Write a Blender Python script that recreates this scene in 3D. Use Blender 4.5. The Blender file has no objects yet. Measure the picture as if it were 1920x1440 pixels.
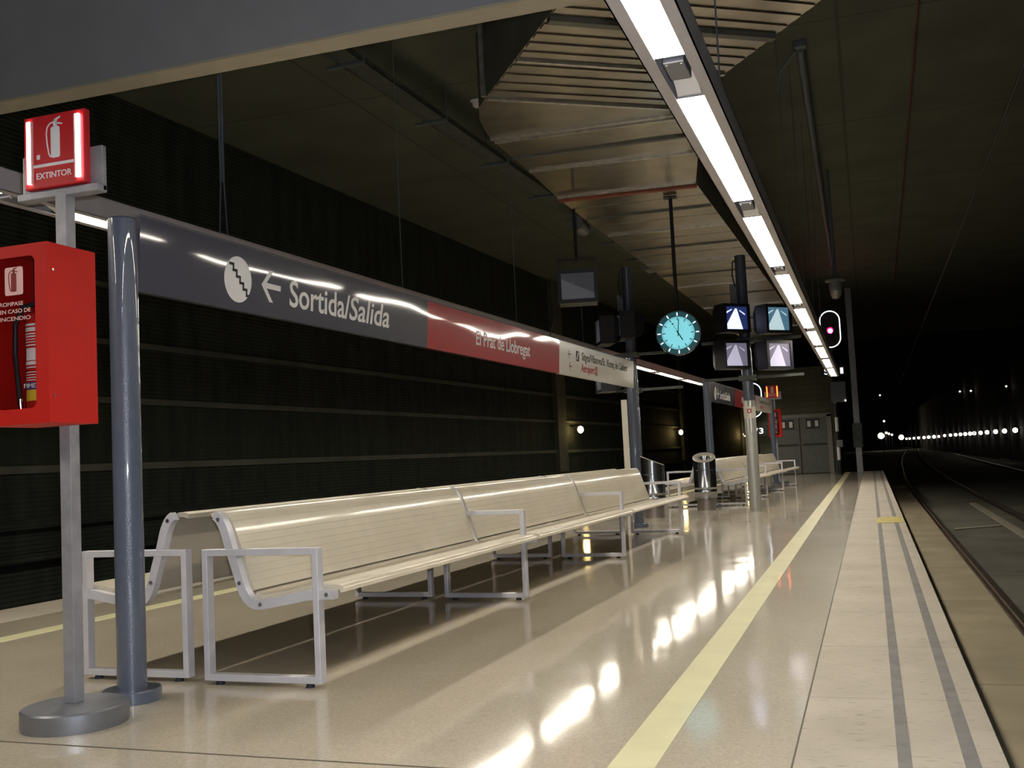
import bpy, bmesh, math, random
from mathutils import Vector, Matrix
random.seed(7)
C = bpy.context.scene.collection
PI = math.pi

# ------------------------------------------------------------------ materials
def newmat(name):
    m = bpy.data.materials.new(name); m.use_nodes = True
    nt = m.node_tree; b = nt.nodes['Principled BSDF']
    return m, nt, b

def mat(name, col, rough=.5, metal=0., var=.08, vscale=6., bump=0., bscale=40., spec=.5, coat=0., mapscale=(1, 1, 1)):
    m, nt, b = newmat(name)
    tc = nt.nodes.new('ShaderNodeTexCoord'); mp = nt.nodes.new('ShaderNodeMapping')
    mp.inputs['Scale'].default_value = mapscale
    nt.links.new(tc.outputs['Object'], mp.inputs['Vector'])
    n = nt.nodes.new('ShaderNodeTexNoise'); n.inputs['Scale'].default_value = vscale; n.inputs['Detail'].default_value = 4
    nt.links.new(mp.outputs['Vector'], n.inputs['Vector'])
    r = nt.nodes.new('ShaderNodeValToRGB')
    r.color_ramp.elements[0].position = .3; r.color_ramp.elements[1].position = .7
    r.color_ramp.elements[0].color = [c * (1 - var) for c in col] + [1]
    r.color_ramp.elements[1].color = [min(1, c * (1 + var)) for c in col] + [1]
    nt.links.new(n.outputs['Fac'], r.inputs['Fac']); nt.links.new(r.outputs['Color'], b.inputs['Base Color'])
    b.inputs['Roughness'].default_value = rough; b.inputs['Metallic'].default_value = metal
    b.inputs['Specular IOR Level'].default_value = spec; b.inputs['Coat Weight'].default_value = coat
    if bump:
        n2 = nt.nodes.new('ShaderNodeTexNoise'); n2.inputs['Scale'].default_value = bscale; n2.inputs['Detail'].default_value = 3
        nt.links.new(mp.outputs['Vector'], n2.inputs['Vector'])
        bp = nt.nodes.new('ShaderNodeBump'); bp.inputs['Strength'].default_value = bump; bp.inputs['Distance'].default_value = .01
        nt.links.new(n2.outputs['Fac'], bp.inputs['Height']); nt.links.new(bp.outputs['Normal'], b.inputs['Normal'])
    return m

def emit(name, col, strength, base=None):
    m, nt, b = newmat(name)
    b.inputs['Base Color'].default_value = (*(base or col), 1)
    b.inputs['Emission Color'].default_value = (*col, 1); b.inputs['Emission Strength'].default_value = strength
    b.inputs['Roughness'].default_value = .4
    tc = nt.nodes.new('ShaderNodeTexCoord'); n = nt.nodes.new('ShaderNodeTexNoise'); n.inputs['Scale'].default_value = 30
    nt.links.new(tc.outputs['Object'], n.inputs['Vector'])
    mr = nt.nodes.new('ShaderNodeMapRange'); mr.inputs['To Min'].default_value = .35; mr.inputs['To Max'].default_value = .45
    nt.links.new(n.outputs['Fac'], mr.inputs['Value']); nt.links.new(mr.outputs['Result'], b.inputs['Roughness'])
    return m

def floor_mat():
    """polished terrazzo with a soft, slightly wavy mirror"""
    m, nt, b = newmat('polished_terrazzo'); L = nt.links.new
    tc = nt.nodes.new('ShaderNodeTexCoord')
    a = nt.nodes.new('ShaderNodeTexNoise'); a.inputs['Scale'].default_value = .7; a.inputs['Detail'].default_value = 5
    f = nt.nodes.new('ShaderNodeTexVoronoi'); f.inputs['Scale'].default_value = 130
    for n in (a, f): L(tc.outputs['Object'], n.inputs['Vector'])
    r1 = nt.nodes.new('ShaderNodeValToRGB')
    r1.color_ramp.elements[0].position = .35; r1.color_ramp.elements[1].position = .7
    r1.color_ramp.elements[0].color = (.46, .395, .3, 1); r1.color_ramp.elements[1].color = (.53, .46, .355, 1)
    L(a.outputs['Fac'], r1.inputs['Fac'])
    hs = nt.nodes.new('ShaderNodeHueSaturation'); hs.inputs['Saturation'].default_value = .9
    mr = nt.nodes.new('ShaderNodeMapRange'); mr.inputs['To Min'].default_value = .86; mr.inputs['To Max'].default_value = 1.12
    sx = nt.nodes.new('ShaderNodeSeparateColor'); L(f.outputs['Color'], sx.inputs['Color'])
    L(sx.outputs['Red'], mr.inputs['Value']); L(mr.outputs['Result'], hs.inputs['Value']); L(r1.outputs['Color'], hs.inputs['Color'])
    L(hs.outputs['Color'], b.inputs['Base Color'])
    b.inputs['Roughness'].default_value = .5
    b.inputs['Specular IOR Level'].default_value = .2
    b.inputs['Coat Weight'].default_value = .9; b.inputs['Coat Roughness'].default_value = .075; b.inputs['Coat IOR'].default_value = 1.5
    w = nt.nodes.new('ShaderNodeTexNoise'); w.inputs['Scale'].default_value = 1.6; w.inputs['Detail'].default_value = 1
    L(tc.outputs['Object'], w.inputs['Vector'])
    bp = nt.nodes.new('ShaderNodeBump'); bp.inputs['Strength'].default_value = .18; bp.inputs['Distance'].default_value = .012
    L(w.outputs['Fac'], bp.inputs['Height']); L(bp.outputs['Normal'], b.inputs['Coat Normal'])
    return m

def scuffed_mat(name, c0, c1, scuff):
    """rough pale paving with dark scuffs lying across the edge, and joints"""
    m, nt, b = newmat(name); L = nt.links.new
    tc = nt.nodes.new('ShaderNodeTexCoord')
    a = nt.nodes.new('ShaderNodeTexNoise'); a.inputs['Scale'].default_value = 2.; a.inputs['Detail'].default_value = 6
    L(tc.outputs['Object'], a.inputs['Vector'])
    r = nt.nodes.new('ShaderNodeValToRGB'); r.color_ramp.elements[0].position = .3; r.color_ramp.elements[1].position = .72
    r.color_ramp.elements[0].color = (*c0, 1); r.color_ramp.elements[1].color = (*c1, 1)
    L(a.outputs['Fac'], r.inputs['Fac'])
    mp = nt.nodes.new('ShaderNodeMapping'); mp.inputs['Scale'].default_value = (8, 42, 1); mp.inputs['Rotation'].default_value = (0, 0, .12)
    L(tc.outputs['Object'], mp.inputs['Vector'])
    s = nt.nodes.new('ShaderNodeTexNoise'); s.inputs['Scale'].default_value = 1.6; s.inputs['Detail'].default_value = 5; s.inputs['Roughness'].default_value = .6
    L(mp.outputs['Vector'], s.inputs['Vector'])
    r2 = nt.nodes.new('ShaderNodeValToRGB'); r2.color_ramp.elements[0].position = .585; r2.color_ramp.elements[1].position = .68
    r2.color_ramp.elements[0].color = (0, 0, 0, 1); r2.color_ramp.elements[1].color = (.7, .7, .7, 1)
    L(s.outputs['Fac'], r2.inputs['Fac'])
    mx = nt.nodes.new('ShaderNodeMixRGB'); mx.inputs['Color2'].default_value = (*scuff, 1)
    L(r2.outputs['Color'], mx.inputs['Fac']); L(r.outputs['Color'], mx.inputs['Color1'])
    sp = nt.nodes.new('ShaderNodeSeparateXYZ'); L(tc.outputs['Object'], sp.inputs['Vector'])
    pp = nt.nodes.new('ShaderNodeMath'); pp.operation = 'PINGPONG'; pp.inputs[1].default_value = .6; L(sp.outputs['Y'], pp.inputs[0])
    lt = nt.nodes.new('ShaderNodeMath'); lt.operation = 'LESS_THAN'; lt.inputs[1].default_value = .004; L(pp.outputs[0], lt.inputs[0])
    hf = nt.nodes.new('ShaderNodeMath'); hf.operation = 'MULTIPLY'; hf.inputs[1].default_value = .5; L(lt.outputs[0], hf.inputs[0])
    m2 = nt.nodes.new('ShaderNodeMixRGB'); m2.inputs['Color2'].default_value = (*scuff, 1)
    L(hf.outputs[0], m2.inputs['Fac']); L(mx.outputs['Color'], m2.inputs['Color1'])
    L(m2.outputs['Color'], b.inputs['Base Color'])
    b.inputs['Roughness'].default_value = .7
    bp = nt.nodes.new('ShaderNodeBump'); bp.inputs['Strength'].default_value = .25; bp.inputs['Distance'].default_value = .004
    n2 = nt.nodes.new('ShaderNodeTexNoise'); n2.inputs['Scale'].default_value = 90; L(tc.outputs['Object'], n2.inputs['Vector'])
    L(n2.outputs['Fac'], bp.inputs['Height']); L(bp.outputs['Normal'], b.inputs['Normal'])
    return m

def grid_mat(name, col, jx, jy, jcol, width=.02, rough=.85, axes=('X', 'Y'), var=.18, vscale=1.2):
    """concrete with panel joints every jx / jy metres"""
    m, nt, b = newmat(name); L = nt.links.new
    tc = nt.nodes.new('ShaderNodeTexCoord'); sp = nt.nodes.new('ShaderNodeSeparateXYZ'); L(tc.outputs['Object'], sp.inputs['Vector'])
    outs = []
    for ax, j in zip(axes, (jx, jy)):
        if not j: continue
        d = nt.nodes.new('ShaderNodeMath'); d.operation = 'PINGPONG'; d.inputs[1].default_value = j / 2
        L(sp.outputs[ax], d.inputs[0])
        lt = nt.nodes.new('ShaderNodeMath'); lt.operation = 'LESS_THAN'; lt.inputs[1].default_value = width
        L(d.outputs[0], lt.inputs[0]); outs.append(lt)
    a = nt.nodes.new('ShaderNodeTexNoise'); a.inputs['Scale'].default_value = vscale; a.inputs['Detail'].default_value = 6
    L(tc.outputs['Object'], a.inputs['Vector'])
    r = nt.nodes.new('ShaderNodeValToRGB'); r.color_ramp.elements[0].position = .3; r.color_ramp.elements[1].position = .72
    r.color_ramp.elements[0].color = [c * (1 - var) for c in col] + [1]; r.color_ramp.elements[1].color = [c * (1 + var) for c in col] + [1]
    L(a.outputs['Fac'], r.inputs['Fac'])
    last = r.outputs['Color']
    for lt in outs:
        mx = nt.nodes.new('ShaderNodeMixRGB'); mx.inputs['Color2'].default_value = (*jcol, 1)
        L(lt.outputs[0], mx.inputs['Fac']); L(last, mx.inputs['Color1']); last = mx.outputs['Color']
    L(last, b.inputs['Base Color']); b.inputs['Roughness'].default_value = rough
    b.inputs['Specular IOR Level'].default_value = .25
    return m

def wall_mat():
    """dark sprayed wall with fine horizontal ribs"""
    m, nt, b = newmat('dark_ribbed_wall'); L = nt.links.new
    tc = nt.nodes.new('ShaderNodeTexCoord')
    w = nt.nodes.new('ShaderNodeTexWave'); w.wave_type = 'BANDS'; w.bands_direction = 'Z'; w.inputs['Scale'].default_value = 5; w.inputs['Distortion'].default_value = .2
    a = nt.nodes.new('ShaderNodeTexNoise'); a.inputs['Scale'].default_value = 1.4; a.inputs['Detail'].default_value = 6
    mp = nt.nodes.new('ShaderNodeMapping'); mp.inputs['Scale'].default_value = (1, 3, .5)
    L(tc.outputs['Object'], mp.inputs['Vector']); L(tc.outputs['Object'], w.inputs['Vector']); L(mp.outputs['Vector'], a.inputs['Vector'])
    r = nt.nodes.new('ShaderNodeValToRGB'); r.color_ramp.elements[0].position = .3; r.color_ramp.elements[1].position = .75
    r.color_ramp.elements[0].color = (.013, .016, .012, 1); r.color_ramp.elements[1].color = (.032, .038, .028, 1)
    L(a.outputs['Fac'], r.inputs['Fac']); L(r.outputs['Color'], b.inputs['Base Color'])
    b.inputs['Roughness'].default_value = .8; b.inputs['Specular IOR Level'].default_value = .2
    bp = nt.nodes.new('ShaderNodeBump'); bp.inputs['Strength'].default_value = .5; bp.inputs['Distance'].default_value = .02
    L(w.outputs['Fac'], bp.inputs['Height']); L(bp.outputs['Normal'], b.inputs['Normal'])
    return m

def panel_mat(name, col, rough=.06):
    """glossy, faintly wavy sign sheet"""
    m = mat(name, col, rough=.35, var=.03, vscale=3)
    nt = m.node_tree; b = nt.nodes['Principled BSDF']; L = nt.links.new
    b.inputs['Coat Weight'].default_value = 1; b.inputs['Coat Roughness'].default_value = rough; b.inputs['Specular IOR Level'].default_value = .2
    tc = nt.nodes.new('ShaderNodeTexCoord'); mp = nt.nodes.new('ShaderNodeMapping'); mp.inputs['Scale'].default_value = (1, .7, 2)
    L(tc.outputs['Object'], mp.inputs['Vector'])
    n = nt.nodes.new('ShaderNodeTexNoise'); n.inputs['Scale'].default_value = 1.5; n.inputs['Detail'].default_value = 0
    L(mp.outputs['Vector'], n.inputs['Vector'])
    bp = nt.nodes.new('ShaderNodeBump'); bp.inputs['Strength'].default_value = .6; bp.inputs['Distance'].default_value = .02
    L(n.outputs['Fac'], bp.inputs['Height']); L(bp.outputs['Normal'], b.inputs['Coat Normal'])
    return m

def slat_mat():
    """cream powder-coated profile with fine grooves running lengthways"""
    m = mat('cream_slats', (.62, .555, .435), rough=.48, var=.04, vscale=5, coat=.55)
    m.node_tree.nodes['Principled BSDF'].inputs['Coat Roughness'].default_value = .12
    nt = m.node_tree; b = nt.nodes['Principled BSDF']; L = nt.links.new
    tc = nt.nodes.new('ShaderNodeTexCoord'); sp = nt.nodes.new('ShaderNodeSeparateXYZ'); L(tc.outputs['Object'], sp.inputs['Vector'])
    ad = nt.nodes.new('ShaderNodeMath'); ad.operation = 'SUBTRACT'; L(sp.outputs['Z'], ad.inputs[0]); 
    mu = nt.nodes.new('ShaderNodeMath'); mu.operation = 'MULTIPLY'; mu.inputs[1].default_value = .35; L(sp.outputs['X'], mu.inputs[0]); L(mu.outputs[0], ad.inputs[1])
    pp = nt.nodes.new('ShaderNodeMath'); pp.operation = 'PINGPONG'; pp.inputs[1].default_value = .0225; L(ad.outputs[0], pp.inputs[0])
    ss = nt.nodes.new('ShaderNodeMapRange'); ss.inputs['From Min'].default_value = 0; ss.inputs['From Max'].default_value = .003; L(pp.outputs[0], ss.inputs['Value'])
    bp = nt.nodes.new('ShaderNodeBump'); bp.inputs['Strength'].default_value = .6; bp.inputs['Distance'].default_value = .003
    L(ss.outputs['Result'], bp.inputs['Height']); L(bp.outputs['Normal'], b.inputs['Normal'])
    return m

def glass_mat():
    m, nt, b = newmat('clear_window'); L = nt.links.new
    out = nt.nodes['Material Output']
    t = nt.nodes.new('ShaderNodeBsdfTransparent'); t.inputs['Color'].default_value = (.93, .9, .9, 1)
    g = nt.nodes.new('ShaderNodeBsdfGlossy'); g.inputs['Roughness'].default_value = .05
    x = nt.nodes.new('ShaderNodeMixShader'); x.inputs['Fac'].default_value = .07; L(t.outputs[0], x.inputs[1]); L(g.outputs[0], x.inputs[2])
    L(x.outputs[0], out.inputs['Surface'])
    return m

M = dict(
    floor=floor_mat(),
    paving=scuffed_mat('pale_edge_paving', (.4, .355, .29), (.5, .45, .375), (.15, .12, .095)),
    stripe=mat('grey_grip_stripe', (.2, .19, .185), .75, var=.15, vscale=9, bump=.3, bscale=120),
    yellow=mat('pale_yellow_line', (.72, .69, .43), .4, var=.06, vscale=4, coat=.25),
    wornyellow=mat('worn_yellow_patch', (.5, .42, .13), .7, var=.2, vscale=12),
    joint=mat('floor_joint', (.09, .075, .055), .7),
    side=mat('platform_side', (.16, .13, .1), .85, var=.25),
    bed=grid_mat('track_bed_concrete', (.13, .125, .1), 0, 5., (.07, .065, .05), .03, var=.3, vscale=.8),
    slab=grid_mat('trackside_slab', (.34, .29, .2), 0, 4.2, (.2, .16, .11), .012, var=.14, vscale=1.6),
    curb=mat('curb_concrete', (.3, .28, .22), .85, var=.2),
    groove=mat('rail_groove', (.035, .022, .015), .8, var=.3),
    rail=mat('rail_steel', (.23, .18, .15), .35, 1., var=.2, vscale=4),
    ceiling=grid_mat('ceiling_concrete', (.105, .112, .082), 7.4, 4.9, (.07, .074, .056), .025, var=.16, vscale=.9),
    wall=wall_mat(),
    ledge=mat('wall_ledge', (.075, .075, .055), .85, var=.25, vscale=2),
    tunnel=mat('tunnel_wall', (.014, .013, .012), .9, var=.25),
    beam=mat('beam_paint', (.27, .27, .29), .6, var=.05, vscale=3, bump=.1, bscale=60),
    beambounce=mat('beam_underside_bounce', (.38, .34, .26), .6, var=.06),  # lighter cream paints in the floor's bounced light under the beam
    brick=grid_mat('end_wall_block', (.12, .12, .085), .42, .21, (.075, .075, .055), .008, axes=('X', 'Z'), var=.2),
    door=mat('door_paint', (.12, .125, .115), .5, var=.1),
    doorframe=mat('door_frame', (.24, .235, .22), .5, var=.1),
    alu=mat('brushed_aluminium', (.62, .61, .66), .42, .35, var=.07, vscale=9, bump=.08, bscale=120),
    slat=slat_mat(),
    rear=mat('cream_rear_shaded', (.42, .38, .31), .5, .2, var=.05),  # slat cream dulled to paint in the shade behind the backrest
    rubber=mat('black_rubber', (.012, .012, .02), .7),
    bolt=mat('steel_bolt', (.45, .45, .47), .3, 1.),
    column=mat('blue_grey_paint', (.085, .1, .14), .3, 0, var=.06, vscale=20, coat=1., bump=.2, bscale=130),
    postgrey=mat('galvanised_post', (.33, .33, .36), .45, .5, var=.14, vscale=14),
    base=mat('grey_metallic_base', (.26, .27, .3), .4, .75, var=.1, vscale=8),
    red=mat('red_enamel', (.45, .007, .003), .55, spec=.3, var=.05, coat=.0, bump=.06, bscale=180),
    redin=mat('red_inside', (.2, .012, .014), .6),
    signred=mat('red_sign_face', (.56, .02, .025), .4, var=.04),
    white=mat('white_vinyl', (.8, .78, .78), .4, var=.02),
    pink=mat('pale_pink_vinyl', (.7, .4, .36), .5, var=.04),
    glass=glass_mat(),
    black=mat('matt_black', (.012, .012, .016), .5),
    darkbox=mat('monitor_shell', (.014, .014, .018), .45),
    dark=panel_mat('anthracite_panel', (.05, .049, .075)),
    redpanel=panel_mat('red_panel', (.42, .016, .018)),
    whitepanel=panel_mat('white_panel', (.66, .62, .53), .2),
    trimgrey=mat('sign_edge_paint', (.1, .095, .11), .5),
    boxgrey=mat('connector_grey', (.2, .2, .23), .45, .3),
    greytxt=mat('dark_green_grey_vinyl', (.09, .1, .085), .5),
    redtxt=mat('dark_red_vinyl', (.42, .025, .06), .5),
    channel=mat('light_channel_paint', (.45, .42, .44), .4, .1, var=.05),
    steel=mat('galvanised_sheet', (.42, .38, .31), .3, 1., var=.16, vscale=3, bump=.06, bscale=5, mapscale=(1, 1, 1)),
    steelshade=mat('duct_steel_shaded', (.16, .16, .14), .5, .6, var=.15, vscale=3),  # shaded copy of the duct steel, darkened for the side faces
    flange=mat('duct_flange', (.6, .58, .54), .35, .9, var=.2, vscale=12),
    rust=mat('red_lead_edge', (.25, .06, .03), .6, var=.2),
    stainless=mat('stainless_steel', (.42, .43, .47), .22, 1., var=.12, vscale=3, mapscale=(1, 1, 8)),
    binbase=mat('bin_plinth', (.3, .26, .24), .4, .7, var=.1),
    ring=mat('bin_ring', (.5, .47, .42), .4, .6, var=.08),
    tray=mat('cable_tray_steel', (.1, .11, .1), .6, .5, var=.2),
    pipe=mat('blue_grey_conduit', (.12, .14, .16), .5, .2, var=.1),
    redcable=mat('red_cable', (.16, .02, .015), .6),
    wire=mat('dark_wire', (.03, .03, .03), .5),
    speaker=mat('grey_speaker', (.2, .205, .2), .5, var=.06),
    mastlow=mat('pale_grey_mast', (.4, .4, .37), .33, .3, var=.07, vscale=10, coat=.4),
    lamp=emit('fluorescent_panel', (1., .92, .77), 32),
    redstrip=emit('sign_light_strip', (1., .55, .6), 9),
    orangestrip=emit('orange_light_strip', (1., .16, .02), 5),
    redlamp=emit('red_signal_lamp', (1., .012, .12), 60),
    retroring=emit('retro_ring_glow', (.85, .92, 1.), 1.6),  # glow stands in for flash light returned by the reflective outline
    retroletter=emit('retro_letter_glow', (.9, .95, 1.), .9),  # reflective letters, made to glow as if sending the flash back
    clockface=emit('clock_face', (.2, .6, .68), .72),
    clockrim=emit('clock_outer_rim', (.01, .055, .065), .6),
    clocktick=emit('clock_marks', (.8, .95, 1.), .9),
    bulb=emit('warm_wall_bulb', (1., .7, .26), 30),
    tunnelbulb=emit('tunnel_bulb', (1., .88, .74), 5),
    farbulb=emit('distant_bulb', (1., .85, .6), 8),
    yellowlabel=mat('yellow_label', (.75, .55, .03), .5),
    bluelabel=mat('blue_label', (.03, .05, .25), .5),
    chrome=mat('chrome', (.7, .7, .7), .15, 1.),
    icondark=mat('dark_icon', (.02, .022, .02), .5),
    scrA=emit('screen_night_blue', (.012, .02, .08), 1.), scrAw=emit('screen_bright_platform', (.62, .68, 1.), 1.1),
    scrB=emit('screen_slate_blue', (.05, .11, .16), 1.), scrBw=emit('screen_pale_platform', (.42, .55, .58), .8),
    scrC=emit('screen_violet_grey', (.1, .09, .13), 1.), scrCw=emit('screen_lilac_platform', (.42, .4, .52), .7),
    scrD=emit('screen_dim_grey', (.016, .016, .019), 1.), scrDw=emit('screen_dim_pale', (.034, .034, .038), 1.),
)

# ------------------------------------------------------------------ mesh helpers
class MB:
    """collects shapes and links them as ONE mesh object"""
    def __init__(s): s.bm = bmesh.new(); s.mats = []; s.cur = 0
    def use(s, key):
        if key not in s.mats: s.mats.append(key)
        s.cur = s.mats.index(key); return s
    def _tag(s, faces):
        for f in faces: f.material_index = s.cur
    def box(s, x0, x1, y0, y1, z0, z1, bev=0., mtx=None):
        r = bmesh.ops.create_cube(s.bm, size=1)
        m = Matrix.Translation(((x0 + x1) / 2, (y0 + y1) / 2, (z0 + z1) / 2)) @ Matrix.Diagonal((x1 - x0, y1 - y0, z1 - z0, 1))
        vs = r['verts']; bmesh.ops.transform(s.bm, matrix=m, verts=vs)
        fs = {f for v in vs for f in v.link_faces}
        if bev:
            es = list({e for v in vs for e in v.link_edges})
            k = bmesh.ops.bevel(s.bm, geom=es, offset=bev, segments=2, affect='EDGES', profile=.5)
            fs = set(k['faces']) | {f for f in fs if f.is_valid}
            vs = list({v for f in fs for v in f.verts})
            # include every face connected
        if mtx is not None: bmesh.ops.transform(s.bm, matrix=mtx, verts=vs)
        s._tag(f for v in vs for f in v.link_faces); return s
    def prism(s, pts, y0, y1, axis='Y', mtx=None):
        """closed polygon pts=(a,b) extruded along axis. Y: a=x b=z ; X: a=y b=z ; Z: a=x b=y"""
        def P(a, b, t): return {'Y': (a, t, b), 'X': (t, a, b), 'Z': (a, b, t)}[axis]
        A = [s.bm.verts.new(P(a, b, y0)) for a, b in pts]; B = [s.bm.verts.new(P(a, b, y1)) for a, b in pts]
        n = len(pts); fs = []
        for i in range(n): fs.append(s.bm.faces.new((A[i], A[(i + 1) % n], B[(i + 1) % n], B[i])))
        fs.append(s.bm.faces.new(A[::-1])); fs.append(s.bm.faces.new(B))
        if mtx is not None: bmesh.ops.transform(s.bm, matrix=mtx, verts=A + B)
        s._tag(fs); return s
    def strip(s, path, half, y0, y1, under=None):
        """thick strip along an (x,z) path, extruded in y"""
        n = len(path); up = []; dn = []
        for i, (x, z) in enumerate(path):
            a = Vector(path[max(0, i - 1)]); b = Vector(path[min(n - 1, i + 1)]); d = (b - a).normalized(); nn = Vector((-d.y, d.x))
            up.append((x + nn.x * half, z + nn.y * half)); dn.append((x - nn.x * half, z - nn.y * half))
        # quads rather than one big ngon
        rows = [[s.bm.verts.new((p[0], y, p[1])) for p in ln] for ln in (up, dn) for y in (y0, y1)]
        u0, u1, d0, d1 = rows; fs = []
        for i in range(n - 1):
            fs += [s.bm.faces.new((u0[i], u0[i + 1], u1[i + 1], u1[i])), s.bm.faces.new((d0[i + 1], d0[i], d1[i], d1[i + 1])),
                   s.bm.faces.new((u0[i + 1], u0[i], d0[i], d0[i + 1])), s.bm.faces.new((u1[i], u1[i + 1], d1[i + 1], d1[i]))]
        fs += [s.bm.faces.new((u0[0], u1[0], d1[0], d0[0])), s.bm.faces.new((u1[-1], u0[-1], d0[-1], d1[-1]))]
        s._tag(fs)
        if under:
            s.use(under)
            s._tag([f for f in fs[1:4 * (n - 1):4]])
        return s
    def tube(s, a, b, r, seg=16, r2=None, cap=True):
        a = Vector(a); b = Vector(b); d = b - a
        m = Matrix.Translation((a + b) / 2) @ d.to_track_quat('Z', 'Y').to_matrix().to_4x4()
        k = bmesh.ops.create_cone(s.bm, cap_ends=cap, segments=seg, radius1=r, radius2=r if r2 is None else r2, depth=d.length, matrix=m)
        s._tag({f for v in k['verts'] for f in v.link_faces}); return s
    def path(s, pts, r, seg=8):
        for a, b in zip(pts[:-1], pts[1:]): s.tube(a, b, r, seg)
        for p in pts[1:-1]: s.ball(p, r, 8)
        return s
    def ball(s, c, r, seg=12, sz=(1, 1, 1)):
        k = bmesh.ops.create_uvsphere(s.bm, u_segments=seg, v_segments=max(6, seg // 2), radius=r, matrix=Matrix.Translation(c) @ Matrix.Diagonal((*sz, 1)))
        s._tag({f for v in k['verts'] for f in v.link_faces}); return s
    def lathe(s, prof, seg=32, mtx=None, shear=None, cap=True, cap0=True):
        """profile of (r,z); shear(x,y,z)->z"""
        rings = []
        for r, z in prof:
            ring = []
            for i in range(seg):
                t = 2 * PI * i / seg; x, y = r * math.cos(t), r * math.sin(t)
                ring.append(s.bm.verts.new((x, y, shear(x, y, z) if shear else z)))
            rings.append(ring)
        fs = []
        for A, B in zip(rings[:-1], rings[1:]):
            for i in range(seg): fs.append(s.bm.faces.new((A[i], A[(i + 1) % seg], B[(i + 1) % seg], B[i])))
        if cap0: fs.append(s.bm.faces.new(rings[0][::-1]))
        if cap: fs.append(s.bm.faces.new(rings[-1]))
        if mtx is not None: bmesh.ops.transform(s.bm, matrix=mtx, verts=[v for r in rings for v in r])
        s._tag(fs); return s
    def ringplate(s, outer, inner, d0, d1, axis='Y'):
        """flat plate with a hole, thickness d0..d1"""
        def P(a, b, t): return {'Y': (a, t, b), 'X': (t, a, b), 'Z': (a, b, t)}[axis]
        V = [[s.bm.verts.new(P(a, b, t)) for a, b in ln] for t in (d0, d1) for ln in (outer, inner)]
        n = len(outer); fs = []
        for i in range(n):
            j = (i + 1) % n
            fs += [s.bm.faces.new((V[0][i], V[0][j], V[1][j], V[1][i])), s.bm.faces.new((V[2][j], V[2][i], V[3][i], V[3][j])),
                   s.bm.faces.new((V[0][j], V[0][i], V[2][i], V[2][j])), s.bm.faces.new((V[1][i], V[1][j], V[3][j], V[3][i]))]
        s._tag(fs); return s
    def poly(s, pts):
        s._tag([s.bm.faces.new([s.bm.verts.new(p) for p in pts])]); return s
    def text(s, txt, org, u, v, w, cap, shear=0., depth=.0015):
        """lettering in the plane org + a*u + b*v, stretched to width w and capital height cap"""
        c = bpy.data.curves.new('t', 'FONT'); c.body = txt; c.size = 1; c.resolution_u = 4; c.extrude = .5; c.offset = .012
        o = bpy.data.objects.new('t', c); C.objects.link(o)
        me = bpy.data.meshes.new_from_object(o.evaluated_get(bpy.context.evaluated_depsgraph_get()))
        bpy.data.objects.remove(o); bpy.data.curves.remove(c)
        xs = [q.co.x for q in me.vertices]; x0, x1 = min(xs), max(xs)
        u = Vector(u).normalized(); v = Vector(v).normalized(); n = u.cross(v); sc = cap / .729
        vs = []
        for q in me.vertices:
            x = (q.co.x - x0) / (x1 - x0) * w + shear * q.co.y * sc
            vs.append(s.bm.verts.new(Vector(org) + u * x + v * (q.co.y * sc) + n * ((q.co.z + .5) * depth)))
        fs = []
        for p in me.polygons:
            try: fs.append(s.bm.faces.new([vs[i] for i in p.vertices]))
            except ValueError: pass
        bpy.data.meshes.remove(me); s._tag(fs); return s
    def build(s, name, parent=None, mat=None, smooth=False, loc=None, rot=None):
        if mat is not None: s.mats = [mat] + [k for k in s.mats if k != mat] if not s.mats else s.mats
        bmesh.ops.recalc_face_normals(s.bm, faces=s.bm.faces)
        me = bpy.data.meshes.new(name); s.bm.to_mesh(me); s.bm.free()
        for k in s.mats: me.materials.append(M[k])
        if smooth:
            for p in me.polygons: p.use_smooth = True
            try: me.set_sharp_from_angle(angle=math.radians(35))
            except Exception: pass
        o = bpy.data.objects.new(name, me); C.objects.link(o)
        if parent is not None: o.parent = parent
        if loc is not None: o.location = loc
        if rot is not None: o.rotation_euler = rot
        return o

def mb(key): return MB().use(key)

def thing(name, label, cat, loc=(0, 0, 0), rz=0., group=None):
    o = bpy.data.objects.new(name, None); C.objects.link(o); o.empty_display_size = .2
    o.location = loc; o.rotation_euler = (0, 0, rz)
    return tag(o, label, cat, group)

def tag(o, label, cat, group=None):
    o['label'] = label; o['category'] = cat
    if group: o['group'] = group
    return o

def struct(o, label=None):
    o['kind'] = 'structure'
    if label: o['label'] = label
    return o

def copy_tree(o, parent=None):
    c = o.copy(); C.objects.link(c)
    if parent is not None: c.parent = parent
    for ch in [k for k in bpy.data.objects if k.parent == o]: copy_tree(ch, c)
    return c

def rrect(x0, x1, z0, z1, r, k=6):
    pts = []
    for cx, cz, a in ((x1 - r, z1 - r, 0), (x0 + r, z1 - r, 1), (x0 + r, z0 + r, 2), (x1 - r, z0 + r, 3)):
        for i in range(k + 1):
            t = (a + i / k) * PI / 2; pts.append((cx + r * math.cos(t), cz + r * math.sin(t)))
    return pts

# ------------------------------------------------------------------ the setting
YA, YB = -6., 41.
def edge(x, y, k=.0027): return x + k * y
def lane(x0, x1, k, z0, z1, key, name, ya=YA, yb=YB, k1=None):
    k1 = k if k1 is None else k1
    pts = [(edge(x0, ya, k), ya), (edge(x1, ya, k1), ya), (edge(x1, yb, k1), yb), (edge(x0, yb, k), yb)]
    return mb(key).prism(pts, z0, z1, axis='Z').build(name)

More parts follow.
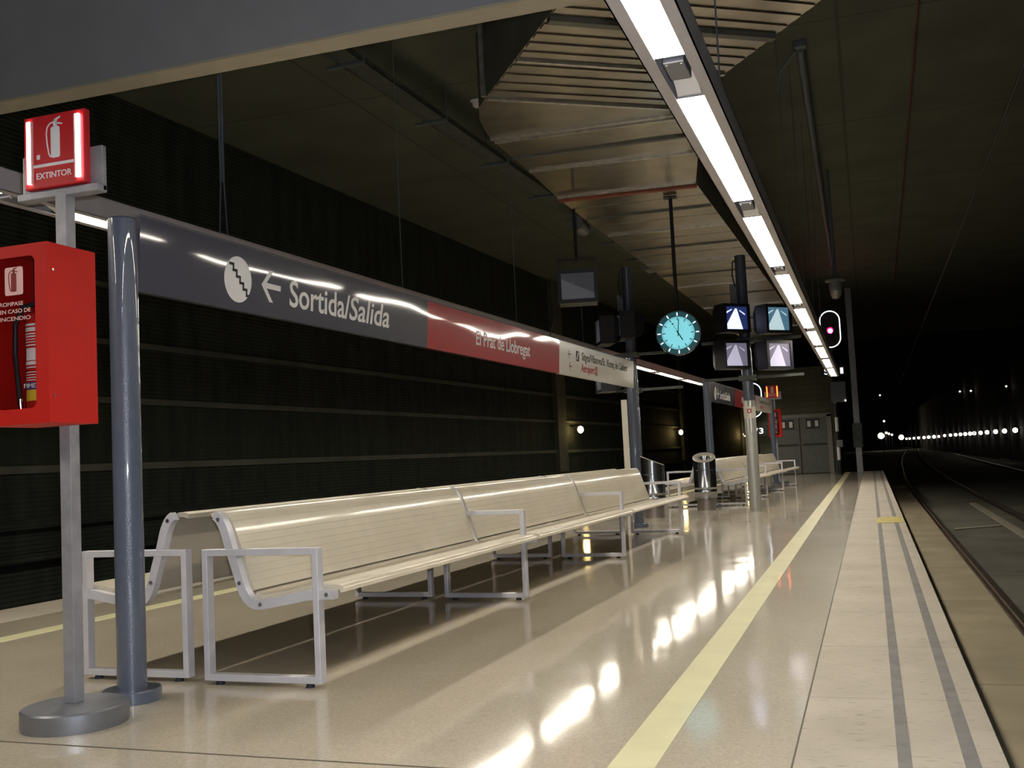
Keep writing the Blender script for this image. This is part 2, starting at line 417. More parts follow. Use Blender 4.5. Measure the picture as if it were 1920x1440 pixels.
KL = .05
f = MB().use('floor')
f.prism([(edge(-6.92, YA, KL), YA), (edge(-.33, YA), YA), (edge(-.33, YB), YB), (edge(-6.92, YB, KL), YB)], -.12, 0, axis='Z')
f.use('side')
f.prism([(edge(-7.3, YA, KL), YA), (edge(.2, YA), YA), (edge(.2, YB), YB), (edge(-7.3, YB, KL), YB)], -.72, -.12, axis='Z')
struct(f.build('floor'), 'polished beige platform floor')
o = lane(-.33, .36, .0027, -.12, .002, 'paving', 'trim_1'); struct(o, 'pale rough edge paving beside the concrete track slab')
for x0, x1, nm in ((.012, .058, 'stripe'), (.225, .275, 'stripe')):
    s_ = lane(x0, x1, .0027, .002, .0045, 'stripe', 'grip_stripe'); s_.parent = o
s_ = mb('wornyellow').prism([(.03, 14.9), (.39, 14.9), (.395, 16.1), (.06, 16.0)], .0045, .006, axis='Z').build('worn_paint_patch', o); s_['label'] = 'worn yellow paint patch'
struct(lane(-.955, -.79, .0027, 0, .0025, 'yellow', 'trim_2'), 'pale yellow safety line between the benches and the pale edge paving')
struct(lane(-6.3, -6.12, KL + .005, 0, .0025, 'yellow', 'trim_3'), 'pale yellow safety line beyond the bench backs')
struct(lane(-7.6, -6.92, KL, -.12, .002, 'paving', 'trim_4'), 'pale edge paving along the track below the dark wall')
jt = MB().use('joint')
jt.prism([(edge(-.336, YA), YA), (edge(-.329, YA), YA), (edge(-.329, YB), YB), (edge(-.336, YB), YB)], 0, .003, axis='Z')
jt.prism([(-5.9, 3.66), (-.34, 3.52), (-.34, 3.53), (-5.9, 3.672)], 0, .0015, axis='Z')
struct(jt.build('trim_5'), 'dark joints in the polished floor')

# trackside, right
struct(mb('bed').box(-16, 14, -8, 300, -1.1, -.72).build('track_bed'), 'dark concrete track bed')
struct(mb('slab').prism([(.34, YA), (1.12, YA), (1.3, 33), (1.36, 45), (.5, 45)], -.72, -.70, axis='Z').build('trim_6'), 'brown concrete slab beside the rail groove')
struct(mb('groove').prism([(1.12, YA), (1.24, YA), (1.42, 33), (1.46, 45), (1.36, 45), (1.3, 33)], -.72, -.715, axis='Z').build('trim_7'), 'dark groove along the rail')
cb = mb('curb'); cb.prism([(2.42, 12), (2.58, 12), (2.66, 31), (2.5, 31)], -.72, -.69, axis='Z')
struct(cb.build('trim_8'), 'pale concrete curb between the rails')
pt = mb('curb'); pt.prism([(1.5, 22.3), (2.43, 23.0), (2.43, 23.25), (1.5, 22.55)], -.72, -.695, axis='Z')
struct(pt.build('trim_9'), 'pale concrete sill across the track')

def rail(pts, label):
    m = MB().use('rail')
    for (xa, ya), (xb, yb) in zip(pts[:-1], pts[1:]):
        for w, z0, z1 in ((.035, -.65, -.61), (.009, -.69, -.65), (.06, -.715, -.69)):
            m.prism([(xa - w, ya), (xa + w, ya), (xb + w, yb), (xb - w, yb)], z0, z1, axis='Z')
    return tag(m.build('rail'), label, 'rail', 'steel running rails')
curve = [(1.22, -6), (1.28, 20), (1.33, 36), (1.45, 48), (1.72, 60), (2.25, 82), (3.2, 112), (4.56, 147), (7.2, 210)]
rail(curve, 'steel rail lying in the dark groove beside the brown concrete slab')
rail([(x + 1.7, y) for x, y in curve], 'steel rail on the dark track bed, next one out from the groove rail')
rail([(x + 5.2, y) for x, y in curve], 'steel rail of the track under the row of tunnel lamps, inner one')
rail([(x + 6.9, y) for x, y in curve], 'steel rail of the track under the row of tunnel lamps, outer one')
def railL(dx, label): rail([(edge(-8.0 - dx, y, .045), y) for y in (0, 25, 50, 80)], label)
railL(0, 'steel rail below the platform edge opposite the dark ribbed wall')
railL(1.7, 'steel rail at the foot of the dark ribbed wall')

ZC = 6.9
struct(mb('ceiling').box(-15, 12, -8, 62, ZC, ZC + .3).build('ceiling'), 'dark concrete ceiling')
def WX(y): return -11.07 + .045 * y
struct(mb('wall').prism([(WX(-8), -8), (WX(90), 90), (WX(90) - .4, 90), (WX(-8) - .4, -8)], -.75, ZC, axis='Z').build('wall_left'), 'dark ribbed wall across the far track')
for i, (z, h, d, yb) in enumerate(((1.265, .1, .06, 60), (2.24, .09, .06, 60), (3.1, .08, .06, 60), (3.95, .07, .05, 60), (.55, .12, .16, 60), (.12, .1, .25, 60))):
    struct(mb('ledge' if z > 1 else 'wall').prism([(WX(-8), -8), (WX(yb), yb), (WX(yb) + d, yb), (WX(-8) + d, -8)], z - h / 2, z + h / 2, axis='Z').build('trim_%d' % (10 + i)), 'ledge along the dark ribbed wall')
for i, y in enumerate((32.6, 51.8, 70.9)):
    struct(mb('ledge').prism([(WX(y), y), (WX(y + .9), y + .9), (WX(y + .9) + .15, y + .9), (WX(y) + .15, y)], -.7, ZC - .02, axis='Z').build('trim_%d' % (20 + i)), 'pilaster on the dark wall')
struct(mb('tunnel').box(9.25, 9.6, -8, 300, -.75, ZC).build('wall_right'), 'dark tunnel wall behind the lamp row')
bm_ = MB().use('beam'); bm_.box(-11.0, 10, 6., 6.2, 3.935, ZC - .02); bm_.use('beambounce'); bm_.box(-11.0, 10, 6., 6.2, 3.915, 3.934)
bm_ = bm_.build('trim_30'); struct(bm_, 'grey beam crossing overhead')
w = MB().use('brick'); w.box(-4.15, -1.0, 41.02, 46, -.7, 3.96); w.use('ledge'); w.box(-4.2, -.95, 40.96, 41.02, 3.9, 4.02)
struct(w.build('wall_end'), 'grey block wall at the platform end')
def door(n, x0, x1, px, lab):
    d = mb('door').box(x0, x1, 40.96, 41.0, .02, 2.12).build('door_%d' % n); struct(d, lab)
    mb('black').box(x0 + .05, x1 - .05, 40.9, 40.95, 1.08, 1.13).build('push_bar', d)
    p = MB().use('icondark').box(px, px + .5, 40.945, 40.96, 1.68, 2.06); p.use('pink' if False else 'ring')
    p.box(px + .05, px + .17, 40.94, 40.945, 1.76, 1.98); p.box(px + .33, px + .45, 40.94, 40.945, 1.76, 1.98)
    p.build('notice', d)
door(1, -3.28, -2.42, -3.1, 'grey door leaf nearer the red cabinet')
door(2, -2.38, -1.4, -2.16, 'grey door leaf nearer the signal mast')
fr = MB().use('doorframe'); fr.box(-1.4, -1.24, 40.94, 41.02, 0, 2.2); fr.box(-3.42, -1.24, 40.94, 41.02, 2.12, 2.24); fr.box(-3.42, -3.28, 40.94, 41.02, 0, 2.2)
struct(fr.build('trim_31'), 'pale frame around the double door')

# ------------------------------------------------------------------ benches
RAIL = [(-.615, .878), (-.60, .868), (-.582, .848), (-.562, .81), (-.548, .77), (-.534, .72), (-.495, .607), (-.461, .502), (-.446, .47), (-.426, .442), (-.4, .423), (-.37, .414), (-.33, .4155), (-.219, .433), (-.119, .451), (-.047, .462), (.085, .465)]
BACK = [(-.675, .874), (-.64, .884), (-.608, .88), (-.578, .86), (-.554, .828), (-.533, .785), (-.512, .73), (-.472, .615), (-.436, .505), (-.424, .477)]
SEAT = [(-.412, .462), (-.385, .445), (-.33, .447), (-.219, .465), (-.119, .483), (-.04, .494), (.07, .496), (.098, .488), (.105, .47)]
def smooth(P, n=4):
    """Catmull-Rom through the profile points"""
    V = [Vector(q) for q in P]; out = []
    for i in range(len(V) - 1):
        a = V[max(0, i - 1)]; b = V[i]; c = V[i + 1]; d = V[min(len(V) - 1, i + 2)]
        for k in range(n):
            t = k / n
            out.append(tuple(.5 * (2 * b + (c - a) * t + (2 * a - 5 * b + 4 * c - d) * t * t + (3 * b - a - 3 * c + d) * t ** 3)))
    return out + [tuple(V[-1])]
RAIL, BACK, SEAT = smooth(RAIL, 2), smooth(BACK), smooth(SEAT, 3)
PITCH = 3.07
def make_bench(label, mirror, group):
    root = thing('platform_bench', label, 'bench', group=group)
    fx = (lambda p: [(-1.53 - x, z) for x, z in p]) if mirror else (lambda p: p)
    for k in range(3):
        y0, y1 = k * PITCH + .035, (k + 1) * PITCH - .035
        b = MB().use('rear' if mirror else 'slat'); b.strip(fx(BACK), .013, y0, y1, 'slat' if mirror else 'rear'); b.build('backrest', root, smooth=True)
        b = MB().use('slat'); b.strip(fx(SEAT), .013, y0, y1)
        b.build('seat', root, smooth=True)
    for k in range(4):
        y = k * PITCH
        xs = sorted(q[0] for q in fx([(-.70, 0), (0, 0)])); x0, x1 = xs
        m = MB().use('alu'); t = .034
        m.box(x0, x0 + t, y - .028, y + .028, .022, .70, .003); m.box(x1 - t, x1, y - .028, y + .028, .022, .70, .003)
        m.box(x0 + t, x1 - t, y - .028, y + .028, .70 - t, .70, .002); m.box(x0 + t, x1 - t, y - .028, y + .028, .022, .022 + t, .002)
        fr_ = m.build('armrest_frame', root)
        r = MB().use('alu'); r.strip(fx(RAIL), .024, y - .024, y + .024); r.build('side_rail', fr_, smooth=True)
        for x in (x0 + .08, x1 - .08):
            mb('rubber').tube((x, y, 0), (x, y, .023), .024, 14, .018).build('foot', fr_, smooth=True)
        if k == 0:
            for p in fx([(-.588, .856), (-.468, .525), (-.345, .416), (.045, .465)]):
                mb('bolt').tube((p[0], y - .03, p[1]), (p[0], y - .02, p[1]), .011, 12).build('bolt', fr_, smooth=True)
    # small blocks between seat and backrest
    for k in range(3):
        for q in (.33, .66, .95):
            p = fx([(-.43, .452)])[0]; y = k * PITCH + q * PITCH
            mb('black').box(p[0] - .018, p[0] + .018, y - .03, y + .03, p[1] - .012, p[1] + .004).build('seat_clip', root)
    return root
G1 = 'back to back benches on the platform'
ang = -math.atan(.029)
bA = make_bench('long cream slatted bench under the hanging sign, facing the yellow line and edge paving', False, G1)
bA.location = (-2.665, 4.74, 0); bA.rotation_euler.z = ang
bB = make_bench('long cream slatted bench behind the blue-grey column, turned towards the dark wall', True, G1)
bB.location = (-2.665, 4.78, 0); bB.rotation_euler.z = ang
bC = copy_tree(bA); bC['label'] = 'distant cream bench behind the pale grey mast, facing the yellow line'
bC.location = (-2.24, 20.4, 0); bC.rotation_euler.z = -math.atan(.036)
bD = copy_tree(bB); bD['label'] = 'distant cream bench past the litter bins, turned towards the dark wall'
bD.location = (-2.24, 20.4, 0); bD.rotation_euler.z = -math.atan(.036)

# ------------------------------------------------------------------ hanging signs on columns
def make_column(label, loc, h=2.42, r=.071):
    t = thing('sign_column', label, 'column', loc, group='blue-grey sign columns')
    mb('column').lathe([(r, .06), (r, h - .01), (r - .008, h)], 40).build('shaft', t, smooth=True)
    mb('column').lathe([(.14, 0), (.14, .055), (.135, .062)], 40).build('base_flange', t, smooth=True)
    return t
make_column('blue-grey round column beside the extinguisher post, near end of the long sign', (-3.525, 4.365, 0))
make_column('blue-grey round column at the white end of the long sign', (-3.275, 15.32, 0))
make_column('blue-grey round column rising behind the upright litter bin', (-2.83, 20.0, 0))
make_column('blue-grey round column beside the distant red extinguisher cabinet', (-2.53, 30.55, 0))

def zz(o): return o
TILT = .058
def make_sign(label, loc, rz, size=1.):
    """local y runs along the sign, local x points to the viewer's track; z from 2.02"""
    t = thing('station_sign', label, 'sign', loc, rz, group='long hanging station signs')
    t.scale = (size,) * 3
    z0, z1 = 2.02, 2.395
    def fx(z): return -.03 + (z - z0) * TILT
    def panel(y0, y1, key, nm, lab):
        m = MB().use(key)
        m.prism([(fx(z0), z0), (fx(z1), z1), (-.066, z1), (-.066, z0)], y0, y1, axis='Y')
        o = m.build(nm, t); o['label'] = lab; return o
    D_ = panel(.0, 3.4, 'dark', 'exit_panel', 'anthracite exit panel')
    R_ = panel(3.4, 6.88, 'redpanel', 'station_name_panel', 'red station name panel')
    W_ = panel(6.88, 10.37, 'whitepanel', 'destination_panel', 'white destinations panel')
    m = MB().use('trimgrey'); m.box(-.068, -.012, .0, 10.37, z1 + .001, z1 + .014); m.build('edge_trim', t)
    U = (0, 1, 0); V = Vector((TILT, 0, 1)).normalized(); N = Vector(U).cross(V)
    def P(y, z, off=.0006): return Vector((fx(z), y, z)) + N * off
    m = MB().use('white')
    c = P(.83, 2.198); r = .132
    m.poly([c + Vector(U) * r * math.cos(a) + V * r * math.sin(a) for a in [2 * PI * i / 48 for i in range(48)]])
    m.use('icondark')
    st = [(-.082, .082)]; x, z = -.082, .082
    for k in range(5):
        x += .033; st.append((x, z)); z -= .033; st.append((x, z))
    x += .03; st[-1] = (st[-1][0], st[-1][1]); st.append((x, z))
    for (xa, za), (xb, zb) in zip(st[:-1], st[1:]):
        e = .008; xa, xb = min(xa, xb) - e, max(xa, xb) + e; za, zb = min(za, zb) - e, max(za, zb) + e
        m.poly([c + N * .0012 + Vector(U) * p + V * q for p, q in ((xa, za), (xb, za), (xb, zb), (xa, zb))])
    m.build('stairs_symbol', D_)
    def arrow(key, yc, zc, w_, h_, t_, par):
        m = MB().use(key); c = P(yc, zc)
        def q(pts): m.poly([c + Vector(U) * a + V * b for a, b in pts])
        q([(-w_ / 2 + t_ * .6, -t_ / 2), (w_ / 2, -t_ / 2), (w_ / 2, t_ / 2), (-w_ / 2 + t_ * .6, t_ / 2)])
        for sg in (1, -1):
            q([(-w_ / 2 - t_ * .2, 0), (-w_ / 2 + t_ * 1.0, 0), (-w_ / 2 + h_ / 2 + t_ * .7, sg * h_ / 2), (-w_ / 2 + h_ / 2 - t_ * .5, sg * h_ / 2)])
        m.build('arrow', par)
    arrow('white', 1.17, 2.203, .2, .19, .033, D_)
    m = MB().use('white'); m.text('Sortida/', P(1.37, 2.112), U, V, .76, .168); m.text('Salida', P(2.12, 2.112), U, V, .60, .168, shear=.2); m.build('lettering', D_)
    m = MB().use('white'); m.text('El Prat de Llobregat', P(4.43, 2.135), U, V, 1.46, .132); m.build('lettering', R_)
    arrow('greytxt', 7.27, 2.267, .12, .105, .014, W_); arrow('redtxt', 7.31, 2.129, .12, .105, .014, W_)
    m = MB().use('icondark'); c = P(7.585, 2.267)
    def rect(m, c, a0, a1, b0, b1, off=0.): m.poly([c + N * off + Vector(U) * a + V * b for a, b in ((a0, b0), (a1, b0), (a1, b1), (a0, b1))])
    rect(m, c, -.065, .065, -.06, .06); m.use('whitepanel')
    m.poly([c + N * .001 + Vector(U) * a + V * b for a, b in ((-.05, -.045), (-.015, -.045), (.05, .045), (.015, .045))]); m.build('line_symbol', W_)
    m = MB().use('greytxt'); m.text('Sitges/Vilanova/St. Vicen\u00e7 de Calders', P(7.76, 2.232), U, V, 2.22, .1); m.build('lettering', W_)
    m = MB().use('redtxt'); m.text('Aeroport', P(7.74, 2.095), U, V, .57, .1)
    c = P(8.40, 2.137); m.poly([c + Vector(U) * .062 * math.cos(a) + V * .062 * math.sin(a) for a in [2 * PI * i / 28 for i in range(28)]])
    m.use('whitepanel')
    for pts in (((-.008, -.045), (.008, -.045), (.008, .04), (0, .052), (-.008, .04)), ((0, .012), (.045, -.02), (.045, -.008), (0, .03)), ((0, .03), (-.045, -.008), (-.045, -.02), (0, .012))):
        m.poly([c + N * .001 + Vector(U) * a + V * b for a, b in pts])
    m.build('airport_lettering', W_)
    return t
make_sign('long overhead sign over the near bench, anthracite, red and white', (-3.479, 4.462, -.044), -math.atan(.0261), 1.04)
s2 = make_sign('distant station sign partly hidden behind the pale grey mast', (-2.80, 20.12, 0), -math.atan(.03))
# narrow white panel standing next to the column at the end of the sign
pp = MB().use('whitepanel').box(-3.40, -3.315, 15.1, 15.14, .0, 1.885, .004)
tag(pp.build('narrow_panel'), 'narrow white upright panel standing next to the column at the white sign end', 'panel')

# ------------------------------------------------------------------ light rows
def make_lights(label, ks, locfun, wires, nm, boxgap=True):
    """locfun(y)->x of the strip centre; strips sit at z 2.925"""
    t = thing('lighting_rail', label, 'light', group='lighting rails over the platform')
    ya, yb = ks[0][0], ks[-1][1]
    x0, x1 = locfun(ya), locfun(yb)
    def Q(dx, y): return locfun(y) + dx
    zb, zt = 2.915, 3.06
    h = MB().use('channel')
    for a, b, z0, z1 in ((-.135, .135, zt - .006, zt), (-.135, -.128, zb, zt), (.128, .135, zb, zt), (-.135, -.072, zb, zb + .006), (.072, .135, zb, zb + .006)):
        h.prism([(Q(a, ya), ya), (Q(b, ya), ya), (Q(b, yb), yb), (Q(a, yb), yb)], z0, z1, axis='Z')
    h.build('housing', t)
    for y0, y1, kind in ks:
        if kind == 'lamp':
            d = mb('channel').prism([(Q(-.071, y0), y0), (Q(.071, y0), y0), (Q(.071, y1), y1), (Q(-.071, y1), y1)], zb + .0075, zb + .04, axis='Z')
            d.use('lamp').prism([(Q(-.069, y0 + .004), y0 + .004), (Q(.069, y0 + .004), y0 + .004), (Q(.069, y1 - .004), y1 - .004), (Q(-.069, y1 - .004), y1 - .004)], zb + .0065, zb + .0076, axis='Z')
            d.build('diffuser', t)
        else:
            c = (y0 + y1) / 2 - .04
            b_ = MB().use('boxgrey'); b_.box(Q(-.045, c), Q(.055, c), y0 + .05, y0 + .29, zb - .004, zb + .08, .006); b_.use('bolt')
            for bx in (-.03, .04):
                for by in (.07, .13): b_.box(Q(bx - .004, c), Q(bx + .004, c), y0 + by - .004, y0 + by + .004, zb - .007, zb - .003)
            b_.build('connector_box', t)
            b_ = MB().use('white'); yy = y1 - .12
            b_.prism([(yy - .12, zb + .085), (yy + .08, zb + .012), (yy + .1, zb + .012), (yy - .1, zb + .095)], Q(-.06, yy), Q(.06, yy), axis='X')
            b_.build('end_reflector', t)
    for y, top, vee in wires:
        m = MB().use('pipe')
        if vee:
            m.tube((Q(0, y), y - .06, zt), (Q(0, y), y - .02, zt + .55), .006, 8); m.tube((Q(0, y), y + .06, zt), (Q(0, y), y + .02, zt + .55), .006, 8)
            m.tube((Q(0, y), y - .02, zt + .5), (Q(0, y), y - .02, top), .011, 8); m.tube((Q(0, y), y + .02, zt + .5), (Q(0, y), y + .02, top), .011, 8)
            m.box(Q(-.04, y), Q(.04, y), y - .09, y + .09, zt, zt + .04)
        else: m.tube((Q(0, y), y, zt), (Q(0, y), y, top), .006, 8)
        m.build('suspension_cable', t)
    return t
ksR = []
for k in range(-3, 8):
    y = 5.345 + 3.06 * k
    ksR += [(y, y + 1.222, 'lamp'), (y + 1.232, y + 2.455, 'lamp')]
    if k < 7: ksR.append((y + 2.46, y + 3.055, 'gap'))
ksR.append((29.3, 29.8, 'lamp'))
make_lights('lighting rail over the yellow line, long row of white panels', ksR, lambda y: -.745 + .0 * y, [(6.74, 5.0, 0), (13.2, ZC, 0), (16.3, ZC, 0), (19.4, ZC, 0), (22.5, ZC, 0)], 'R')
ksL = []
for k in range(-2, 11):
    y = 5.74 + 3.06 * k
    ksL += [(y, y + 1.222, 'lamp'), (y + 1.232, y + 2.455, 'lamp')]
    if k < 10: ksL.append((y + 2.46, y + 3.055, 'gap'))
make_lights('lighting rail behind the hanging sign, over the far side of the benches', ksL, lambda y: -5.27 + .033 * y, [(7.5, ZC, 1), (10.85, ZC, 0), (14.6, ZC, 0), (18, ZC, 0)], 'L')

# ------------------------------------------------------------------ extinguisher stands
def pict(m, u0, w0, y, s):
    """white extinguisher outline on the y plane, centre u0 (x), base w0 (z), size s"""
    body = rrect(u0 - .026 * s, u0 + .026 * s, w0, w0 + .15 * s, .01 * s, 3)
    m.prism(body, y, y - .0015)
    m.prism([(u0 - .01 * s, w0 + .148 * s), (u0 + .01 * s, w0 + .148 * s), (u0 + .01 * s, w0 + .18 * s), (u0 - .01 * s, w0 + .18 * s)], y, y - .0015)
    m.prism([(u0 - .01 * s, w0 + .172 * s), (u0 + .03 * s, w0 + .19 * s), (u0 + .03 * s, w0 + .197 * s), (u0 - .004 * s, w0 + .186 * s)], y, y - .0015)
    m.prism([(u0 + .005 * s, w0 + .162 * s), (u0 + .042 * s, w0 + .155 * s), (u0 + .042 * s, w0 + .161 * s), (u0 + .005 * s, w0 + .172 * s)], y, y - .0015)
    pts = [(-.008, .172), (-.03, .168), (-.047, .15), (-.052, .12), (-.048, .07), (-.038, .02), (-.028, .006)]
    for (a, b), (c, d) in zip(pts[:-1], pts[1:]):
        dx, dz = c - a, d - b; L_ = math.hypot(dx, dz); nx, nz = -dz / L_ * .0035, dx / L_ * .0035
        m.prism([(u0 + (a + nx) * s, w0 + (b + nz) * s), (u0 + (c + nx) * s, w0 + (d + nz) * s), (u0 + (c - nx) * s, w0 + (d - nz) * s), (u0 + (a - nx) * s, w0 + (b - nz) * s)], y, y - .0012)
def make_stand(label, loc, strip='redstrip'):
    t = thing('extinguisher_stand', label, 'extinguisher stand', loc, group='extinguisher stands')
    # local origin = post foot
    mb('base').lathe([(.23, 0), (.232, .01), (.232, .08), (.224, .088)], 48, mtx=Matrix.Translation((.04, -.04, 0))).build('base', t, smooth=True)
    mb('postgrey').box(-.031, .031, -.031, .031, .088, 2.46, .003).build('post', t)
    # cabinet
    cx0, cx1, cy0, cy1, cz0, cz1 = -.165, .195, -.325, -.035, 1.352, 2.144
    k = MB().use('red'); th = .006
    k.box(cx0, cx1, cy1 - th, cy1, cz0, cz1); k.box(cx0, cx0 + th, cy0 + .004, cy1 - th, cz0, cz1); k.box(cx1 - th, cx1, cy0 + .004, cy1 - th, cz0, cz1)
    k.box(cx0 + th, cx1 - th, cy0 + .004, cy1 - th, cz0, cz0 + th); k.box(cx0 + th, cx1 - th, cy0 + .004, cy1 - th, cz1 - th, cz1)
    k.use('redin'); k.box(cx0 + th, cx1 - th, cy1 - th - .003, cy1 - th, cz0 + th, cz1 - th)
    cab = k.build('cabinet', t)
    inner = rrect(cx0 + .068, cx1 - .068, cz0 + .068, cz1 - .052, .03, 6)
    outer = []
    w_, h_ = (cx1 - cx0) / 2, (cz1 - cz0) / 2; mx, mz = (cx0 + cx1) / 2, (cz0 + cz1) / 2
    n = 7
    for i, (a, b) in enumerate(inner):
        q = i // n; j = i % n
        c_ = [(cx1, cz1), (cx0, cz1), (cx0, cz0), (cx1, cz0)][q]
        outer.append(c_ if j == 3 else (((cx1 if q in (0, 3) else cx0), b) if (j < 3) == (q in (0, 2)) else (a, (cz1 if q < 2 else cz0))))
    d = MB().use('red'); d.ringplate(outer, inner, cy0 - .012, cy0 + .004); dr = d.build('door', cab)
    mb('glass').prism(rrect(cx0 + .06, cx1 - .06, cz0 + .06, cz1 - .045, .03, 5), cy0 - .003, cy0 - .0005).build('window', cab)
    for z in (cz0 + .12, cz1 - .12):
        mb('bolt').tube((cx1, cy0 + .02, z), (cx1 + .004, cy0 + .02, z), .006, 10).build('rivet', cab, smooth=True)
    s_ = MB().use('pink'); s_.prism(rrect(-.045, .055, 1.925, 2.05, .01, 3), cy0 - .004, cy0 - .003); s_.use('redin'); pict(s_, .005, 1.94, cy0 - .004, .55)
    s_.use('pink'); 
    for i, tx in enumerate(('ROMPASE', 'EN CASO DE', 'INCENDIO')): s_.text(tx, (-.075, cy0 - .004, 1.878 - i * .033), (1, 0, 0), (0, 0, 1), .17 if i else .13, .018, depth=.0006)
    s_.build('window_sticker', cab)
    # lit sign on a grey bracket
    y = .0
    br = MB().use('postgrey'); br.box(-.255, .215, .005, .035, 2.445, 2.665, .006); br.box(-.255, .215, -.03, .035, 2.44, 2.475, .004); br.build('sign_bracket', t)
    g = MB().use('signred'); g.box(-.205, .15, -.035, .004, 2.487, 2.84, .006)
    sg = g.build('lit_sign', t); sg['label'] = 'red lit extinguisher sign'
    for x in (-.17, .115):
        mb(strip).box(x - .011, x + .011, -.047, -.035, 2.512, 2.815, .002).build('light_strip', sg)
        mb('pink').box(x + (.012 if x < 0 else -.02), x + (.02 if x < 0 else -.012), -.045, -.035, 2.512, 2.815).build('strip_edge', sg)
    p = MB().use('white'); pict(p, -.02, 2.625, -.035, 1.0); p.box(-.15, .095, -.037, -.035, 2.588, 2.602)
    p.box(-.13, -.112, -.0365, -.035, 2.628, 2.65)
    p.build('pictogram', sg)
    p = MB().use('white'); p.text('EXTINTOR', (-.133, -.035, 2.532), (1, 0, 0), (0, 0, 1), .205, .03); p.build('lettering', sg)
    return t
def make_ext(label, loc):
    t = thing('fire_extinguisher', label, 'fire extinguisher', loc, group='fire extinguishers in cabinets')
    mb('red').lathe([(.05, 0), (.066, .012), (.07, .03), (.07, .44), (.062, .48), (.03, .51), (.022, .515)], 32).build('cylinder', t, smooth=True)
    l = MB().use('white')
    def arc(m, r, a0, a1, z0, z1, n=14):
        for i in range(n):
            A, B = a0 + (a1 - a0) * i / n, a0 + (a1 - a0) * (i + 1) / n
            m.poly([(r * math.cos(A), r * math.sin(A), z0), (r * math.cos(B), r * math.sin(B), z0), (r * math.cos(B), r * math.sin(B), z1), (r * math.cos(A), r * math.sin(A), z1)])
    a0, a1 = -PI * .92, -PI * .08
    for i, (z0, z1, sp) in enumerate(((.425, .435, .9), (.4, .418, 1), (.386, .392, .9), (.374, .38, .9), (.362, .366, .9), (.35, .354, .8), (.335, .341, .9), (.27, .325, .45), (.25, .266, 1), (.236, .242, .9), (.215, .219, .9), (.203, .207, .9), (.191, .195, .8), (.18, .184, .9))):
        mid = (a0 + a1) / 2; hw = (a1 - a0) / 2 * sp * .9
        arc(l, .0706, mid - hw, mid + hw, z0, z1)
    l.use('bluelabel'); arc(l, .0707, a0, a1, .14, .172)
    l.use('yellowlabel'); arc(l, .0707, a0, a1, .09, .138)
    l.use('white'); l.text('FIMEX', (-.04, -.0725, .147), (1, 0, 0), (0, 0, 1), .09, .02, depth=.001)
    l.build('paper_label', t)
    v = MB().use('black'); v.box(-.02, .02, -.02, .02, .515, .555, .004); v.use('chrome'); v.box(-.015, .085, -.01, .01, .556, .57, .003); v.box(-.015, .075, -.01, .01, .59, .602, .003); v.tube((.02, 0, .53), (.035, -.01, .53), .012, 10)
    v.build('valve', t)
    h = MB().use('black'); h.path([(-.02, -.01, .535), (-.08, -.03, .52), (-.11, -.045, .44), (-.108, -.05, .3), (-.09, -.055, .18), (-.075, -.06, .1)], .011, 10); h.use('chrome'); h.tube((-.075, -.06, .1), (-.07, -.06, .05), .014, 12, .008)
    h.build('hose', t, smooth=True)
    return t
make_stand('red extinguisher stand on a round grey foot beside the near blue-grey column', (-3.52, 3.96, 0))
make_ext('red fire extinguisher inside the cabinet next to the near blue-grey column', (-3.49, 3.77, 1.37))
make_stand('distant extinguisher stand with orange-lit sign near the double door', (-2.48, 30.95, 0), 'orangestrip')
make_ext('fire extinguisher inside the distant cabinet near the double door', (-2.45, 30.76, 1.37))

# ------------------------------------------------------------------ clock
ck = thing('station_clock', 'round lit station clock hanging on a pole under the duct', 'clock', (-2.6, 15.75, 2.872), math.radians(6))
m = MB().use('black'); m.tube((0, 0, .33), (0, 0, 2.09), .028, 16); m.box(-.1, .1, -.1, .06, 2.075, 2.098); m.build('pole', ck, smooth=True)
def ring(m, r0, r1, y0, y1, n=64):
    m.ringplate([(r1 * math.cos(2 * PI * i / n), r1 * math.sin(2 * PI * i / n)) for i in range(n)], [(r0 * math.cos(2 * PI * i / n), r0 * math.sin(2 * PI * i / n)) for i in range(n)], y0, y1)
m = MB().use('chrome'); ring(m, .322, .335, -.07, .07); m.build('bezel', ck, smooth=True)
m = MB().use('clockrim'); m.lathe([(.32, -.05), (.32, .055)], 64, mtx=Matrix.Rotation(PI / 2, 4, 'X')); m.build('rim', ck)
m = MB().use('clockface'); m.lathe([(.247, .055), (.247, .058)], 64, mtx=Matrix.Rotation(PI / 2, 4, 'X')); dial = m.build('dial', ck)
def bar(m, ang, r0, r1, w_, y0, y1):
    c, s = math.sin(ang), math.cos(ang); px, pz = s * w_ / 2, -c * w_ / 2
    m.prism([(c * r0 + px, s * r0 + pz), (c * r1 + px, s * r1 + pz), (c * r1 - px, s * r1 - pz), (c * r0 - px, s * r0 - pz)], y0, y1)
m = MB().use('clocktick')
for k in range(12): bar(m, k * PI / 6, .262, .312, .018, -.057, -.054)
m.build('hour_marks', ck)
m = MB().use('icondark')
for k in range(60): bar(m, k * PI / 30, .19 if k % 5 == 0 else .218, .242, .012 if k % 5 == 0 else .005, -.0605, -.059)
m.build('minute_marks', dial)
m = MB().use('icondark'); bar(m, math.radians(150), -.04, .13, .016, -.066, -.063); m.build('hour_hand', ck)
m = MB().use('icondark'); bar(m, math.radians(5), -.05, .21, .012, -.07, -.067); m.build('minute_hand', ck)
m = MB().use('icondark'); bar(m, math.radians(-28), -.05, .16, .005, -.074, -.071)
m.tube((math.sin(math.radians(-28)) * .16, -.071, math.cos(math.radians(-28)) * .16), (math.sin(math.radians(-28)) * .16, -.075, math.cos(math.radians(-28)) * .16), .013, 14); m.build('second_hand', ck)

